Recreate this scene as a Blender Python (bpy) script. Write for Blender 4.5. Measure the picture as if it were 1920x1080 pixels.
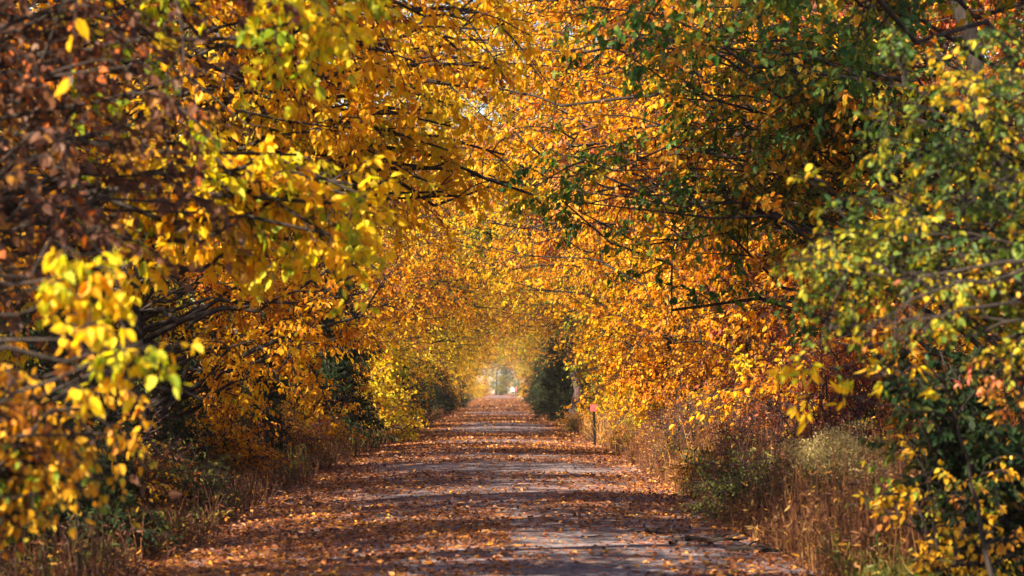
import bpy, math
import numpy as np

for o in list(bpy.data.objects):
    bpy.data.objects.remove(o)
scene = bpy.context.scene
COL = scene.collection
R = math.radians

# ---------------------------------------------------------------- camera, sky, sun, exposure
EYE = 1.45
cam_data = bpy.data.cameras.new('camera')
cam_data.lens = 85.0
cam_data.sensor_width = 36.0
cam_data.clip_start = 0.1
cam_data.clip_end = 4000.0
cam_data.dof.use_dof = True
cam_data.dof.focus_distance = 36.0
cam_data.dof.aperture_fstop = 3.2
cam = bpy.data.objects.new('camera', cam_data)
cam.location = (0, 0, EYE)
cam.rotation_euler = (R(90 + 2.375), 0, R(-0.278))
COL.objects.link(cam)
scene.camera = cam

SUN_AZ = R(-138)      # measured from +y (down the trail) towards +x: behind the camera's left shoulder
SUN_EL = R(38)
world = bpy.data.worlds.new('World')
scene.world = world
world.use_nodes = True
wn = world.node_tree.nodes
bg = wn['Background']
sky = wn.new('ShaderNodeTexSky')
sky.sky_type = 'NISHITA'
sky.sun_disc = False
sky.sun_elevation = SUN_EL
sky.sun_rotation = SUN_AZ
world.node_tree.links.new(sky.outputs[0], bg.inputs[0])
bg.inputs[1].default_value = 0.07

sun_data = bpy.data.lights.new('sun', 'SUN')
sun_data.energy = 5.0
sun_data.angle = R(0.5)
sun_data.color = (1.0, 0.83, 0.58)
sun = bpy.data.objects.new('sun', sun_data)
sx, sy, sz = math.sin(SUN_AZ) * math.cos(SUN_EL), math.cos(SUN_AZ) * math.cos(SUN_EL), math.sin(SUN_EL)
from mathutils import Vector
sun.rotation_euler = Vector((sx, sy, sz)).to_track_quat('Z', 'Y').to_euler()
sun.location = (sx * 60, sy * 60, sz * 60)
COL.objects.link(sun)

vs = scene.view_settings
vs.view_transform = 'Standard'
vs.look = 'None'
vs.gamma = 1.0
vs.exposure = 2.15
cy = scene.cycles
cy.max_bounces = 7
cy.diffuse_bounces = 4
cy.glossy_bounces = 2
cy.transmission_bounces = 3
cy.volume_bounces = 1
cy.use_adaptive_sampling = False
cy.sample_clamp_indirect = 6.0

# ---------------------------------------------------------------- small helpers
FPX = 1920 * 85.0 / 36.0


def W(px, py, d):
    """world point seen at a photo pixel at a distance d down the trail"""
    return np.array([(px - 938) / FPX * d, d, EYE - (py - 728) / FPX * d])


def norm(v):
    return v / np.maximum(np.linalg.norm(v, axis=-1, keepdims=True), 1e-9)


class Buf:
    def __init__(self):
        self.v, self.q, self.t, self.n = [], [], [], 0

    def add(self, v, q, t=None):
        self.v.append(v)
        self.q.append(q + self.n)
        self.t.append(np.full(len(q), 0.5) if t is None else t)
        self.n += len(v)

    def mesh(self, name, mat=None, smooth=False):
        me = bpy.data.meshes.new(name)
        if not self.v:
            return me
        v = np.concatenate(self.v).astype(np.float32)
        q = np.concatenate(self.q).astype(np.int32)
        t = np.concatenate(self.t).astype(np.float32)
        me.vertices.add(len(v))
        me.vertices.foreach_set('co', v.ravel())
        me.loops.add(q.size)
        me.loops.foreach_set('vertex_index', q.ravel())
        me.polygons.add(len(q))
        me.polygons.foreach_set('loop_start', np.arange(0, q.size, 4, dtype=np.int32))
        me.polygons.foreach_set('use_smooth', np.full(len(q), smooth))
        a = me.attributes.new('tint', 'FLOAT', 'FACE')
        a.data.foreach_set('value', t)
        if mat:
            me.materials.append(mat)
        me.update(calc_edges=True)
        return me


def tubes(P, Rad, sides):
    """N curves of K points -> verts, quads"""
    P = np.asarray(P, float)
    Rad = np.asarray(Rad, float)
    N, K, _ = P.shape
    T = np.gradient(P, axis=1)
    T = norm(T)
    main = norm(P[:, -1] - P[:, 0])
    ref = np.where(np.abs(main[:, 2:3]) > 0.8, np.array([[1.0, 0.1, 0]]), np.array([[0.05, 0.1, 1.0]]))
    A = norm(np.cross(T, ref[:, None, :]))
    B = np.cross(T, A)
    ang = np.arange(sides) * 2 * math.pi / sides
    ring = A[:, :, None, :] * np.cos(ang)[None, None, :, None] + B[:, :, None, :] * np.sin(ang)[None, None, :, None]
    V = P[:, :, None, :] + ring * Rad[:, :, None, None]
    n, k, s = np.meshgrid(np.arange(N), np.arange(K - 1), np.arange(sides), indexing='ij')
    s2 = (s + 1) % sides
    base = n * K * sides
    q = np.stack([base + k * sides + s, base + k * sides + s2, base + (k + 1) * sides + s2, base + (k + 1) * sides + s], -1)
    return V.reshape(-1, 3), q.reshape(-1, 4)


def leaf_quads(pos, d, nrm, L, Wd, tint, rng, fold=0.25):
    N = len(pos)
    d = norm(d)
    nrm = norm(nrm - d * (nrm * d).sum(-1, keepdims=True))
    s = np.cross(d, nrm)
    L = L[:, None]
    Wd = Wd[:, None]
    f = (rng.random((N, 1)) * 1.2 - 0.1) * fold * Wd
    curl = (rng.random((N, 1)) - 0.25) * 0.35 * L
    b = pos
    r1 = pos + d * L * 0.26 + s * Wd * 0.46 + nrm * f
    r2 = pos + d * L * 0.62 + s * Wd * 0.40 + nrm * (f - curl * 0.4)
    t = pos + d * L - nrm * curl
    l2 = pos + d * L * 0.62 - s * Wd * 0.40 + nrm * (f - curl * 0.4)
    l1 = pos + d * L * 0.26 - s * Wd * 0.46 + nrm * f
    V = np.stack([b, r1, r2, t, l2, l1], 1).reshape(-1, 3)
    i = np.arange(N)[:, None] * 6
    q = np.concatenate([i + np.array([[0, 1, 2, 3]]), i + np.array([[0, 3, 4, 5]])], 1).reshape(-1, 4)
    return V, q, np.repeat(tint, 2)


def bez(S, C, E, K):
    t = np.linspace(0, 1, K)[None, :, None]
    return (1 - t) ** 2 * S[:, None] + 2 * t * (1 - t) * C[:, None] + t ** 2 * E[:, None]


def at(P, idx, t):
    """points and tangents at parameter t on curve idx of the stack P"""
    K = P.shape[1]
    f = t * (K - 1)
    i = np.minimum(f.astype(int), K - 2)
    u = (f - i)[:, None]
    a, b = P[idx, i], P[idx, i + 1]
    return a * (1 - u) + b * u, norm(b - a)


def grow(seed, trunk, r0, boughs, leaf, nb=8, blen=1.0, nt=8, tlen=0.38, nl=10, stems=False, up=0.12, droop=0.25,
         arch=0.15, flat=0.6, keep=1.0, rise=(0.15, 0.6), twig_r=0.004, wood_sides=6, span=0.72, limb_k=1.0):
    """a woody plant: trunk polyline, boughs = [(centre, radii, limbs, tint offset)], leaf = (length, width)"""
    rng = np.random.default_rng(seed)
    wood, crown = Buf(), Buf()
    trunk = np.asarray(trunk, float)
    Kt = 14
    tt = np.linspace(0, 1, Kt)
    cum = np.concatenate([[0], np.cumsum(np.linalg.norm(np.diff(trunk, axis=0), axis=1))])
    cum /= cum[-1]
    tp = np.stack([np.interp(tt, cum, trunk[:, k]) for k in range(3)], 1)
    tp[1:-1] += rng.normal(0, 0.05, (Kt - 2, 3)) * np.array([1, 1, 0]) * min(1.0, r0 * 6)
    tr = r0 * (1 - 0.82 * tt) * (1 + 0.5 * np.exp(-tt * 22))
    if not stems:
        v, q = tubes(tp[None], tr[None], 10)
        wood.add(v, q)
    Ss, Es, offs, rads = [], [], [], []
    for c, r, n, off in boughs:
        c, r = np.asarray(c, float), np.asarray(r, float)
        for _ in range(n):
            u = norm(rng.normal(size=3)) * rng.random() ** 0.45
            E = c + r * u
            if stems:
                S = tp[0] + rng.normal(0, 0.12, 3) * np.array([1, 1, 0])
            else:
                hd = np.linalg.norm((E - tp[0])[:2])
                zt = np.clip(E[2] - hd * rng.uniform(*rise), tp[0, 2] + 0.12 * (tp[-1, 2] - tp[0, 2]), tp[-1, 2] * 0.97 + tp[0, 2] * 0.03)
                k = np.interp(zt, tp[:, 2], tt)
                S = np.array([np.interp(k, tt, tp[:, j]) for j in range(3)])
            Ss.append(S)
            Es.append(E)
            offs.append(off + rng.normal(0, 0.10))
            rads.append(min(r0 * 0.45, limb_k * (0.008 + 0.0085 * np.linalg.norm(E - S))))
    S, E, offs, rads = map(np.array, (Ss, Es, offs, rads))
    dist = np.linalg.norm(E - S, axis=1, keepdims=True)
    C = 0.5 * (S + E) + np.array([[0, 0, 1]]) * dist * arch + rng.normal(0, 0.09, S.shape) * dist
    K = 9
    limb = bez(S, C, E, K)
    limb[:, 1:-1] += rng.normal(0, 0.03, (len(S), K - 2, 3)) * dist[:, None]
    v, q = tubes(limb, rads[:, None] * np.linspace(1, 0.25, K)[None], wood_sides)
    wood.add(v, q)
    # branches
    idx = np.repeat(np.arange(len(S)), nb)
    t = 1 - rng.random(len(idx)) ** 1.25 * (0.85 if stems else span)
    p, tg = at(limb, idx, t)
    perp = rng.normal(size=p.shape)
    perp -= tg * (perp * tg).sum(1, keepdims=True)
    perp = norm(perp) * np.array([1, 1, 0.75])
    d = norm(tg * 0.65 + perp * 0.9 + np.array([0, 0, up]))
    ln = blen * rng.uniform(0.45, 1.25, len(idx))[:, None]
    e = p + d * ln - np.array([0, 0, 1]) * ln * droop * rng.uniform(0.2, 1.2, (len(idx), 1))
    c = p + d * ln * 0.5 + rng.normal(0, 0.07, p.shape) * ln
    br = bez(p, c, e, 5)
    rb = np.minimum(rads[idx] * 0.55, 0.004 + 0.0085 * ln[:, 0])
    v, q = tubes(br, rb[:, None] * np.linspace(1, 0.35, 5)[None], 4)
    wood.add(v, q)
    boff = offs[idx] + rng.normal(0, 0.15, len(idx))
    # twigs
    ti = np.repeat(np.arange(len(idx)), nt)
    t = 1 - rng.random(len(ti)) * 0.9
    p, tg = at(br, ti, t)
    perp = rng.normal(size=p.shape)
    perp -= tg * (perp * tg).sum(1, keepdims=True)
    perp = norm(perp) * np.array([1, 1, flat])
    d = norm(tg * 0.7 + perp * 0.8)
    ln = tlen * rng.uniform(0.4, 1.2, len(ti))[:, None]
    m = p + d * ln * 0.55 - np.array([0, 0, 0.08]) * ln
    e = p + d * ln - np.array([0, 0, 1]) * ln * droop * rng.uniform(0.3, 1.6, (len(ti), 1))
    tw = np.stack([p, m, e], 1)
    v, q = tubes(tw, np.full((len(ti), 1), twig_r) * np.array([[1, 0.7, 0.4]]), 3)
    wood.add(v, q)
    # leaves
    li = np.repeat(np.arange(len(ti)), nl)
    if keep < 1:
        li = li[rng.random(len(li)) < keep]
    if len(li):
        t = 1 - rng.random(len(li)) ** 1.15 * 0.95
        p, tg = at(tw, li, t)
        side = rng.normal(size=p.shape) * np.array([1, 1, 0.5])
        side -= tg * (side * tg).sum(1, keepdims=True)
        d = norm(tg * 0.55 + norm(side) * 0.85 + np.array([0, 0, -1]) * rng.uniform(0.0, 1.3, (len(li), 1)))
        nr = norm(np.array([0, 0, 0.75]) + rng.normal(0, 0.75, p.shape))
        sc = rng.uniform(0.45, 1.2, len(li))
        tint = np.clip(0.5 + boff[ti[li]] + rng.normal(0, 0.13, len(li)), 0.01, 0.99)
        v, q, t2 = leaf_quads(p + d * leaf[0] * 0.12, d, nr, leaf[0] * sc, leaf[1] * sc * rng.uniform(0.75, 1.1, len(li)), tint, rng)
        crown.add(v, q, t2)
    return wood, crown


# ---------------------------------------------------------------- materials
def new_mat(name):
    m = bpy.data.materials.new(name)
    m.use_nodes = True
    nt = m.node_tree
    nt.nodes.clear()
    out = nt.nodes.new('ShaderNodeOutputMaterial')
    return m, nt, nt.nodes.new, nt.links.new, out


def ramp(node, stops, interp='LINEAR'):
    cr = node.color_ramp
    cr.interpolation = interp
    while len(cr.elements) > 1:
        cr.elements.remove(cr.elements[-1])
    cr.elements[0].position, cr.elements[0].color = stops[0][0], (*stops[0][1], 1)
    for p, c in stops[1:]:
        e = cr.elements.new(p)
        e.color = (*c, 1)


def leaf_mat(name, stops, trans=0.56, sat=1.22, rough=0.5, spec=0.2, vary=0.46):
    m, nt, N, Lk, out = new_mat(name)
    at_ = N('ShaderNodeAttribute')
    at_.attribute_name = 'tint'
    oi = N('ShaderNodeObjectInfo')
    ma = N('ShaderNodeMath')
    ma.operation = 'MULTIPLY_ADD'
    ma.inputs[1].default_value = vary
    Lk(oi.outputs['Random'], ma.inputs[0])
    sub = N('ShaderNodeMath')
    sub.operation = 'SUBTRACT'
    Lk(at_.outputs['Fac'], sub.inputs[0])
    sub.inputs[1].default_value = vary * 0.5
    Lk(sub.outputs[0], ma.inputs[2])
    tc = N('ShaderNodeTexCoord')
    bl = N('ShaderNodeTexNoise')
    bl.inputs['Scale'].default_value = 28
    bl.inputs['Detail'].default_value = 2
    Lk(tc.outputs['Object'], bl.inputs[0])
    mb = N('ShaderNodeMath')
    mb.operation = 'MULTIPLY_ADD'
    mb.inputs[1].default_value = 0.55
    Lk(bl.outputs[0], mb.inputs[0])
    sb = N('ShaderNodeMath')
    sb.operation = 'SUBTRACT'
    sb.inputs[1].default_value = 0.275
    Lk(ma.outputs[0], sb.inputs[0])
    Lk(sb.outputs[0], mb.inputs[2])
    cr = N('ShaderNodeValToRGB')
    ramp(cr, stops)
    Lk(mb.outputs[0], cr.inputs[0])
    pr = N('ShaderNodeBsdfPrincipled')
    pr.inputs['Roughness'].default_value = rough
    pr.inputs['Specular IOR Level'].default_value = spec
    Lk(cr.outputs[0], pr.inputs['Base Color'])
    hs = N('ShaderNodeHueSaturation')
    hs.inputs['Saturation'].default_value = sat
    hs.inputs['Value'].default_value = 1.35
    Lk(cr.outputs[0], hs.inputs['Color'])
    tr = N('ShaderNodeBsdfTranslucent')
    Lk(hs.outputs[0], tr.inputs['Color'])
    mx = N('ShaderNodeMixShader')
    mx.inputs[0].default_value = trans
    Lk(pr.outputs[0], mx.inputs[1])
    Lk(tr.outputs[0], mx.inputs[2])
    Lk(mx.outputs[0], out.inputs[0])
    return m


def bark_mat(name, a, b, scale=9.0):
    m, nt, N, Lk, out = new_mat(name)
    tc = N('ShaderNodeTexCoord')
    mp = N('ShaderNodeMapping')
    mp.inputs['Scale'].default_value = (scale, scale, scale * 0.22)
    Lk(tc.outputs['Object'], mp.inputs[0])
    no = N('ShaderNodeTexNoise')
    no.inputs['Scale'].default_value = 2.5
    no.inputs['Detail'].default_value = 6
    Lk(mp.outputs[0], no.inputs[0])
    cr = N('ShaderNodeValToRGB')
    ramp(cr, [(0.35, a), (0.68, b)])
    Lk(no.outputs[0], cr.inputs[0])
    pr = N('ShaderNodeBsdfPrincipled')
    pr.inputs['Roughness'].default_value = 0.85
    pr.inputs['Specular IOR Level'].default_value = 0.2
    Lk(cr.outputs[0], pr.inputs['Base Color'])
    bp = N('ShaderNodeBump')
    bp.inputs['Strength'].default_value = 0.6
    bp.inputs['Distance'].default_value = 0.02
    Lk(no.outputs[0], bp.inputs['Height'])
    Lk(bp.outputs[0], pr.inputs['Normal'])
    Lk(pr.outputs[0], out.inputs[0])
    return m


def plain_mat(name, col, rough=0.6, spec=0.3):
    m, nt, N, Lk, out = new_mat(name)
    tc = N('ShaderNodeTexCoord')
    no = N('ShaderNodeTexNoise')
    no.inputs['Scale'].default_value = 14
    Lk(tc.outputs['Object'], no.inputs[0])
    cr = N('ShaderNodeValToRGB')
    ramp(cr, [(0.3, tuple(x * 0.75 for x in col)), (0.7, tuple(min(1, x * 1.15) for x in col))])
    Lk(no.outputs[0], cr.inputs[0])
    pr = N('ShaderNodeBsdfPrincipled')
    pr.inputs['Roughness'].default_value = rough
    pr.inputs['Specular IOR Level'].default_value = spec
    Lk(cr.outputs[0], pr.inputs['Base Color'])
    Lk(pr.outputs[0], out.inputs[0])
    return m


M = {}
M['gold'] = leaf_mat('golden leaves', [(0.05, (0.40, 0.38, 0.02)), (0.28, (0.68, 0.44, 0.012)), (0.58, (0.72, 0.37, 0.010)), (0.86, (0.54, 0.18, 0.012)), (1.0, (0.24, 0.085, 0.02))])
M['yellow'] = leaf_mat('bright yellow leaves', [(0.05, (0.20, 0.28, 0.02)), (0.28, (0.60, 0.52, 0.02)), (0.6, (0.74, 0.46, 0.015)), (0.88, (0.64, 0.28, 0.012)), (1.0, (0.26, 0.11, 0.02))])
M['orange'] = leaf_mat('orange leaves', [(0.05, (0.58, 0.42, 0.02)), (0.35, (0.66, 0.32, 0.012)), (0.62, (0.58, 0.20, 0.012)), (0.85, (0.34, 0.09, 0.02)), (1.0, (0.16, 0.05, 0.03))])
M['rust'] = leaf_mat('rusty mixed leaves', [(0.05, (0.58, 0.38, 0.03)), (0.3, (0.50, 0.22, 0.03)), (0.55, (0.28, 0.10, 0.04)), (0.8, (0.17, 0.06, 0.045)), (1.0, (0.40, 0.07, 0.03))], trans=0.4)
M['brown'] = leaf_mat('withered brown leaves', [(0.03, (0.64, 0.40, 0.02)), (0.24, (0.40, 0.20, 0.03)), (0.42, (0.15, 0.065, 0.03)), (0.7, (0.085, 0.04, 0.028)), (0.9, (0.06, 0.032, 0.03)), (1.0, (0.42, 0.11, 0.02))], trans=0.35, sat=1.1)
M['lowleft'] = leaf_mat('yellow and russet leaves', [(0.05, (0.12, 0.20, 0.02)), (0.25, (0.60, 0.36, 0.02)), (0.55, (0.58, 0.28, 0.015)), (0.75, (0.36, 0.13, 0.03)), (1.0, (0.24, 0.075, 0.04))], trans=0.4)
M['green'] = leaf_mat('green leaves turning', [(0.05, (0.025, 0.075, 0.02)), (0.45, (0.05, 0.12, 0.022)), (0.62, (0.16, 0.20, 0.02)), (0.75, (0.52, 0.32, 0.015)), (1.0, (0.55, 0.20, 0.012))], trans=0.4, vary=0.1)
M['lime'] = leaf_mat('yellow-green leaves', [(0.05, (0.04, 0.09, 0.03)), (0.35, (0.10, 0.16, 0.03)), (0.55, (0.30, 0.30, 0.025)), (0.75, (0.64, 0.42, 0.02)), (1.0, (0.46, 0.13, 0.02))], trans=0.45, vary=0.1)
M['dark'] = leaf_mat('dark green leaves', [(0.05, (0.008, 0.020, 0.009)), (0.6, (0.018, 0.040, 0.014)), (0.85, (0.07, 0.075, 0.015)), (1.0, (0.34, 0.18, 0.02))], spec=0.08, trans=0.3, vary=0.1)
M['cedar'] = leaf_mat('cedar sprays', [(0.0, (0.006, 0.015, 0.007)), (0.6, (0.012, 0.026, 0.010)), (1.0, (0.04, 0.045, 0.013))], spec=0.08, trans=0.10, vary=0.2)  # greens scaled down so that sunlit cedars look shaded
M['red'] = leaf_mat('dull red leaves', [(0.05, (0.55, 0.25, 0.04)), (0.4, (0.36, 0.10, 0.05)), (0.7, (0.24, 0.05, 0.045)), (1.0, (0.12, 0.04, 0.045))], trans=0.4)
M['pink'] = leaf_mat('salmon leaves', [(0.05, (0.60, 0.34, 0.04)), (0.5, (0.58, 0.20, 0.10)), (1.0, (0.48, 0.10, 0.10))], trans=0.4)
M['litter'] = leaf_mat('fallen leaves', [(0.02, (0.56, 0.30, 0.03)), (0.13, (0.44, 0.17, 0.025)), (0.35, (0.25, 0.092, 0.03)), (0.65, (0.145, 0.053, 0.027)), (0.88, (0.06, 0.027, 0.023)), (1.0, (0.018, 0.014, 0.018))], trans=0.12, sat=1.0, vary=0.0, spec=0.4)
M['straw'] = leaf_mat('dry stalks', [(0.0, (0.52, 0.24, 0.03)), (0.08, (0.34, 0.22, 0.08)), (0.4, (0.19, 0.085, 0.035)), (0.7, (0.11, 0.04, 0.022)), (1.0, (0.05, 0.024, 0.018))], trans=0.25, sat=1.1, vary=0.0)
M['grass'] = leaf_mat('rank grass', [(0.05, (0.35, 0.26, 0.06)), (0.4, (0.13, 0.14, 0.03)), (1.0, (0.05, 0.08, 0.02))], trans=0.35, vary=0.0)
M['seed'] = leaf_mat('seed fluff', [(0.05, (0.50, 0.38, 0.20)), (0.5, (0.34, 0.27, 0.09)), (1.0, (0.17, 0.17, 0.04))], trans=0.4, sat=1.0, vary=0.0)
M['bark'] = bark_mat('dark bark', (0.010, 0.008, 0.008), (0.036, 0.027, 0.025))
M['twig'] = bark_mat('purplish twigs', (0.022, 0.014, 0.017), (0.07, 0.043, 0.045))
M['redbark'] = bark_mat('cedar bark', (0.03, 0.018, 0.02), (0.095, 0.058, 0.06), 6)

# ---------------------------------------------------------------- linking helpers
def link(name, data, parent=None, mat=None, loc=(0, 0, 0), rot=0.0, scale=1.0):
    o = bpy.data.objects.new(name, data)
    COL.objects.link(o)
    if parent:
        o.parent = parent
    o.location = loc
    o.rotation_euler = (0, 0, rot)
    o.scale = (scale,) * 3
    if mat and data is not None and len(data.materials):
        o.material_slots[0].link = 'OBJECT'
        o.material_slots[0].material = mat
    return o


def tag(o, label=None, cat=None, group=None, kind=None):
    for k, v in (('label', label), ('category', cat), ('group', group), ('kind', kind)):
        if v:
            o[k] = v
    return o


def plant(name, meshes, loc, label, cat, mat, group=None, rot=0.0, scale=1.0, wood='trunk', leafy='crown', bark=None):
    """a thing: Empty at the base > woody part, leafy part"""
    root = link(name, None, None, None, loc, rot, scale)
    root.empty_display_size = 0.3
    tag(root, label, cat, group)
    link(wood, meshes[0], root, bark)
    if len(meshes[1].vertices):
        link(leafy, meshes[1], root, mat)
    return root


def hero(name, seed, base, trunk, r0, boughs, leaf, mat, label, cat='tree', wood='trunk', leafy='crown', bark='bark', group=None, **kw):
    """a plant with a shape of its own; trunk and boughs in world coordinates, meshes kept local to the base"""
    base = np.array(base, float)
    tr = [np.array(p, float) - base for p in trunk]
    bo = [(np.array(c, float) - base, r, n, off) for c, r, n, off in boughs]
    w, c = grow(seed, tr, r0, bo, leaf, **kw)
    return plant(name, (w.mesh(name + ' wood', M[bark], True), c.mesh(name + ' leaf', M[mat])), base, label, cat, None, group, wood=wood, leafy=leafy)


rnd = np.random.default_rng(11)

# ================================================================ THE SETTING
TL, TR = -2.6, 2.2       # trail edges


def hump(y):
    return 0.05 * np.sin(y * 0.145 + 1.2) + 0.03 * np.sin(y * 0.061)


def trail_z(x, y):
    c = 0.5 * (TL + TR)
    u = np.abs((x - c) / 3.1)
    return 0.12 * np.clip(1 - u ** 2.2, -0.2, 1) + 0.03 + hump(y) * np.exp(-y / 200)


def bands(x, y):
    """how much of the trail is covered by fallen leaves, 0..1"""
    c = 0.5 * (TL + TR)
    u = np.abs(x - c) / 2.4
    cov = 0.47 + 0.42 * np.clip(u * 1.2 - 0.45, 0, 1)

    def bare(y0, w, xa, xb, k):
        return k * np.exp(-np.abs((y - y0) / w) ** 3) / (1 + np.exp(-(x - xa) * 2.6)) / (1 + np.exp((x - xb) * 2.6))
    cov -= bare(39.0, 1.9, -1.6, 1.9, 0.75)
    cov -= bare(45.5, 1.2, -1.0, 1.6, 0.4)
    cov -= bare(31, 3.0, -0.6, 1.4, 0.25)
    cov -= bare(17, 7.0, -0.3, 2.0, 0.42)
    cov -= bare(62, 2.5, -1.4, 1.4, 0.45)
    cov -= bare(82, 9.0, -1.5, 1.8, 0.65)
    cov -= bare(125, 5.0, -1.8, 1.9, 0.5)
    cov -= bare(330, 30.0, -3, 3, 0.5)
    cov += 0.30 * np.exp(-((y - 22) / 5.0) ** 2) * (x < 0.1) + 0.30 * np.exp(-((y - 53) / 4.0) ** 2) + 0.25 * np.exp(-((y - 69) / 4.0) ** 2) + 0.2 * np.exp(-((y - 105) / 12.0) ** 2)
    cov += 0.10 * np.sin(x * 1.3 - y * 0.21) * np.sin(x * 2.9 + y * 0.4) + 0.10 * np.sin(x * 2.1 + y * 0.55) * np.sin(y * 0.83 + x * 0.7) + 0.07 * np.sin(x * 4.3 - y * 1.37)
    return np.clip(cov + 0.04, 0.10, 1.0)


def grid_mesh(name, xs, ys, zf, mat, litter=None):
    X, Y = np.meshgrid(xs, ys, indexing='ij')
    V = np.stack([X, Y, zf(X, Y)], -1).reshape(-1, 3)
    nx, ny = len(xs), len(ys)
    i, j = np.meshgrid(np.arange(nx - 1), np.arange(ny - 1), indexing='ij')
    q = np.stack([i * ny + j, (i + 1) * ny + j, (i + 1) * ny + j + 1, i * ny + j + 1], -1).reshape(-1, 4)
    b = Buf()
    b.add(V, q)
    me = b.mesh(name, mat, True)
    if litter is not None:
        a = me.attributes.new('litter', 'FLOAT', 'POINT')
        a.data.foreach_set('value', litter(X, Y).astype(np.float32).ravel())
    return me


def trail_material():
    m, nt, N, Lk, out = new_mat('gravel with fallen leaves')
    tc = N('ShaderNodeTexCoord')
    fine = N('ShaderNodeTexNoise')
    fine.inputs['Scale'].default_value = 55
    fine.inputs['Detail'].default_value = 5
    Lk(tc.outputs['Object'], fine.inputs[0])
    gr = N('ShaderNodeValToRGB')
    ramp(gr, [(0.3, (0.09, 0.08, 0.09)), (0.55, (0.185, 0.165, 0.185)), (0.75, (0.31, 0.28, 0.30))])
    Lk(fine.outputs[0], gr.inputs[0])
    big = N('ShaderNodeTexNoise')
    big.inputs['Scale'].default_value = 1.6
    big.inputs['Detail'].default_value = 6
    Lk(tc.outputs['Object'], big.inputs[0])
    damp = N('ShaderNodeValToRGB')
    ramp(damp, [(0.35, (0.50, 0.48, 0.50)), (0.62, (1.1, 1.08, 1.08))])
    Lk(big.outputs[0], damp.inputs[0])
    grit = N('ShaderNodeTexVoronoi')
    grit.inputs['Scale'].default_value = 34
    Lk(tc.outputs['Object'], grit.inputs[0])
    gcol = N('ShaderNodeSeparateColor')
    Lk(grit.outputs['Color'], gcol.inputs[0])
    gval = N('ShaderNodeValToRGB')
    ramp(gval, [(0.0, (0.55, 0.5, 0.5)), (0.75, (1.0, 1.0, 1.0)), (1.0, (1.5, 1.45, 1.45))])
    Lk(gcol.outputs[0], gval.inputs[0])
    m1 = N('ShaderNodeMix')
    m1.data_type = 'RGBA'
    m1.blend_type = 'MULTIPLY'
    m1.inputs[0].default_value = 1.0
    Lk(gr.outputs[0], m1.inputs[6])
    Lk(damp.outputs[0], m1.inputs[7])
    m2 = N('ShaderNodeMix')
    m2.data_type = 'RGBA'
    m2.blend_type = 'MULTIPLY'
    m2.inputs[0].default_value = 1.0
    Lk(m1.outputs[2], m2.inputs[6])
    Lk(gval.outputs[0], m2.inputs[7])
    mp = N('ShaderNodeMapping')
    mp.inputs['Scale'].default_value = (15, 11, 6)
    Lk(tc.outputs['Object'], mp.inputs[0])
    vo = N('ShaderNodeTexVoronoi')
    vo.inputs['Scale'].default_value = 1.0
    Lk(mp.outputs[0], vo.inputs[0])
    sep = N('ShaderNodeSeparateColor')
    Lk(vo.outputs['Color'], sep.inputs[0])
    lc = N('ShaderNodeValToRGB')
    ramp(lc, [(0.0, (0.50, 0.24, 0.03)), (0.10, (0.34, 0.12, 0.025)), (0.35, (0.20, 0.065, 0.032)), (0.65, (0.135, 0.046, 0.03)), (0.88, (0.07, 0.03, 0.026)), (1.0, (0.022, 0.016, 0.02))])
    Lk(sep.outputs[0], lc.inputs[0])
    at_ = N('ShaderNodeAttribute')
    at_.attribute_name = 'litter'
    cmpn = N('ShaderNodeMath')
    cmpn.operation = 'LESS_THAN'
    Lk(sep.outputs[1], cmpn.inputs[0])
    Lk(at_.outputs['Fac'], cmpn.inputs[1])
    mx = N('ShaderNodeMix')
    mx.data_type = 'RGBA'
    Lk(cmpn.outputs[0], mx.inputs[0])
    Lk(m2.outputs[2], mx.inputs[6])
    Lk(lc.outputs[0], mx.inputs[7])
    pr = N('ShaderNodeBsdfPrincipled')
    pr.inputs['Roughness'].default_value = 0.95
    pr.inputs['Specular IOR Level'].default_value = 0.0
    Lk(mx.outputs[2], pr.inputs['Base Color'])
    bp = N('ShaderNodeBump')
    bp.inputs['Strength'].default_value = 0.5
    bp.inputs['Distance'].default_value = 0.015
    Lk(fine.outputs[0], bp.inputs['Height'])
    Lk(bp.outputs[0], pr.inputs['Normal'])
    Lk(pr.outputs[0], out.inputs[0])
    return m


def ground_material():
    m, nt, N, Lk, out = new_mat('woodland floor and dry field')
    tc = N('ShaderNodeTexCoord')
    no = N('ShaderNodeTexNoise')
    no.inputs['Scale'].default_value = 9
    no.inputs['Detail'].default_value = 8
    Lk(tc.outputs['Object'], no.inputs[0])
    soil = N('ShaderNodeValToRGB')
    ramp(soil, [(0.3, (0.035, 0.022, 0.016)), (0.5, (0.11, 0.05, 0.028)), (0.62, (0.19, 0.085, 0.04)), (0.75, (0.10, 0.09, 0.03))])
    Lk(no.outputs[0], soil.inputs[0])
    field = N('ShaderNodeValToRGB')
    ramp(field, [(0.3, (0.26, 0.20, 0.12)), (0.7, (0.38, 0.31, 0.21))])
    Lk(no.outputs[0], field.inputs[0])
    sp = N('ShaderNodeSeparateXYZ')
    Lk(tc.outputs['Object'], sp.inputs[0])
    mr = N('ShaderNodeMapRange')
    mr.inputs['From Min'].default_value = 345
    mr.inputs['From Max'].default_value = 352
    Lk(sp.outputs['Y'], mr.inputs[0])
    mx = N('ShaderNodeMix')
    mx.data_type = 'RGBA'
    Lk(mr.outputs[0], mx.inputs[0])
    Lk(soil.outputs[0], mx.inputs[6])
    Lk(field.outputs[0], mx.inputs[7])
    pr = N('ShaderNodeBsdfPrincipled')
    pr.inputs['Roughness'].default_value = 0.95
    pr.inputs['Specular IOR Level'].default_value = 0.0
    Lk(mx.outputs[2], pr.inputs['Base Color'])
    Lk(pr.outputs[0], out.inputs[0])
    return m


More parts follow.
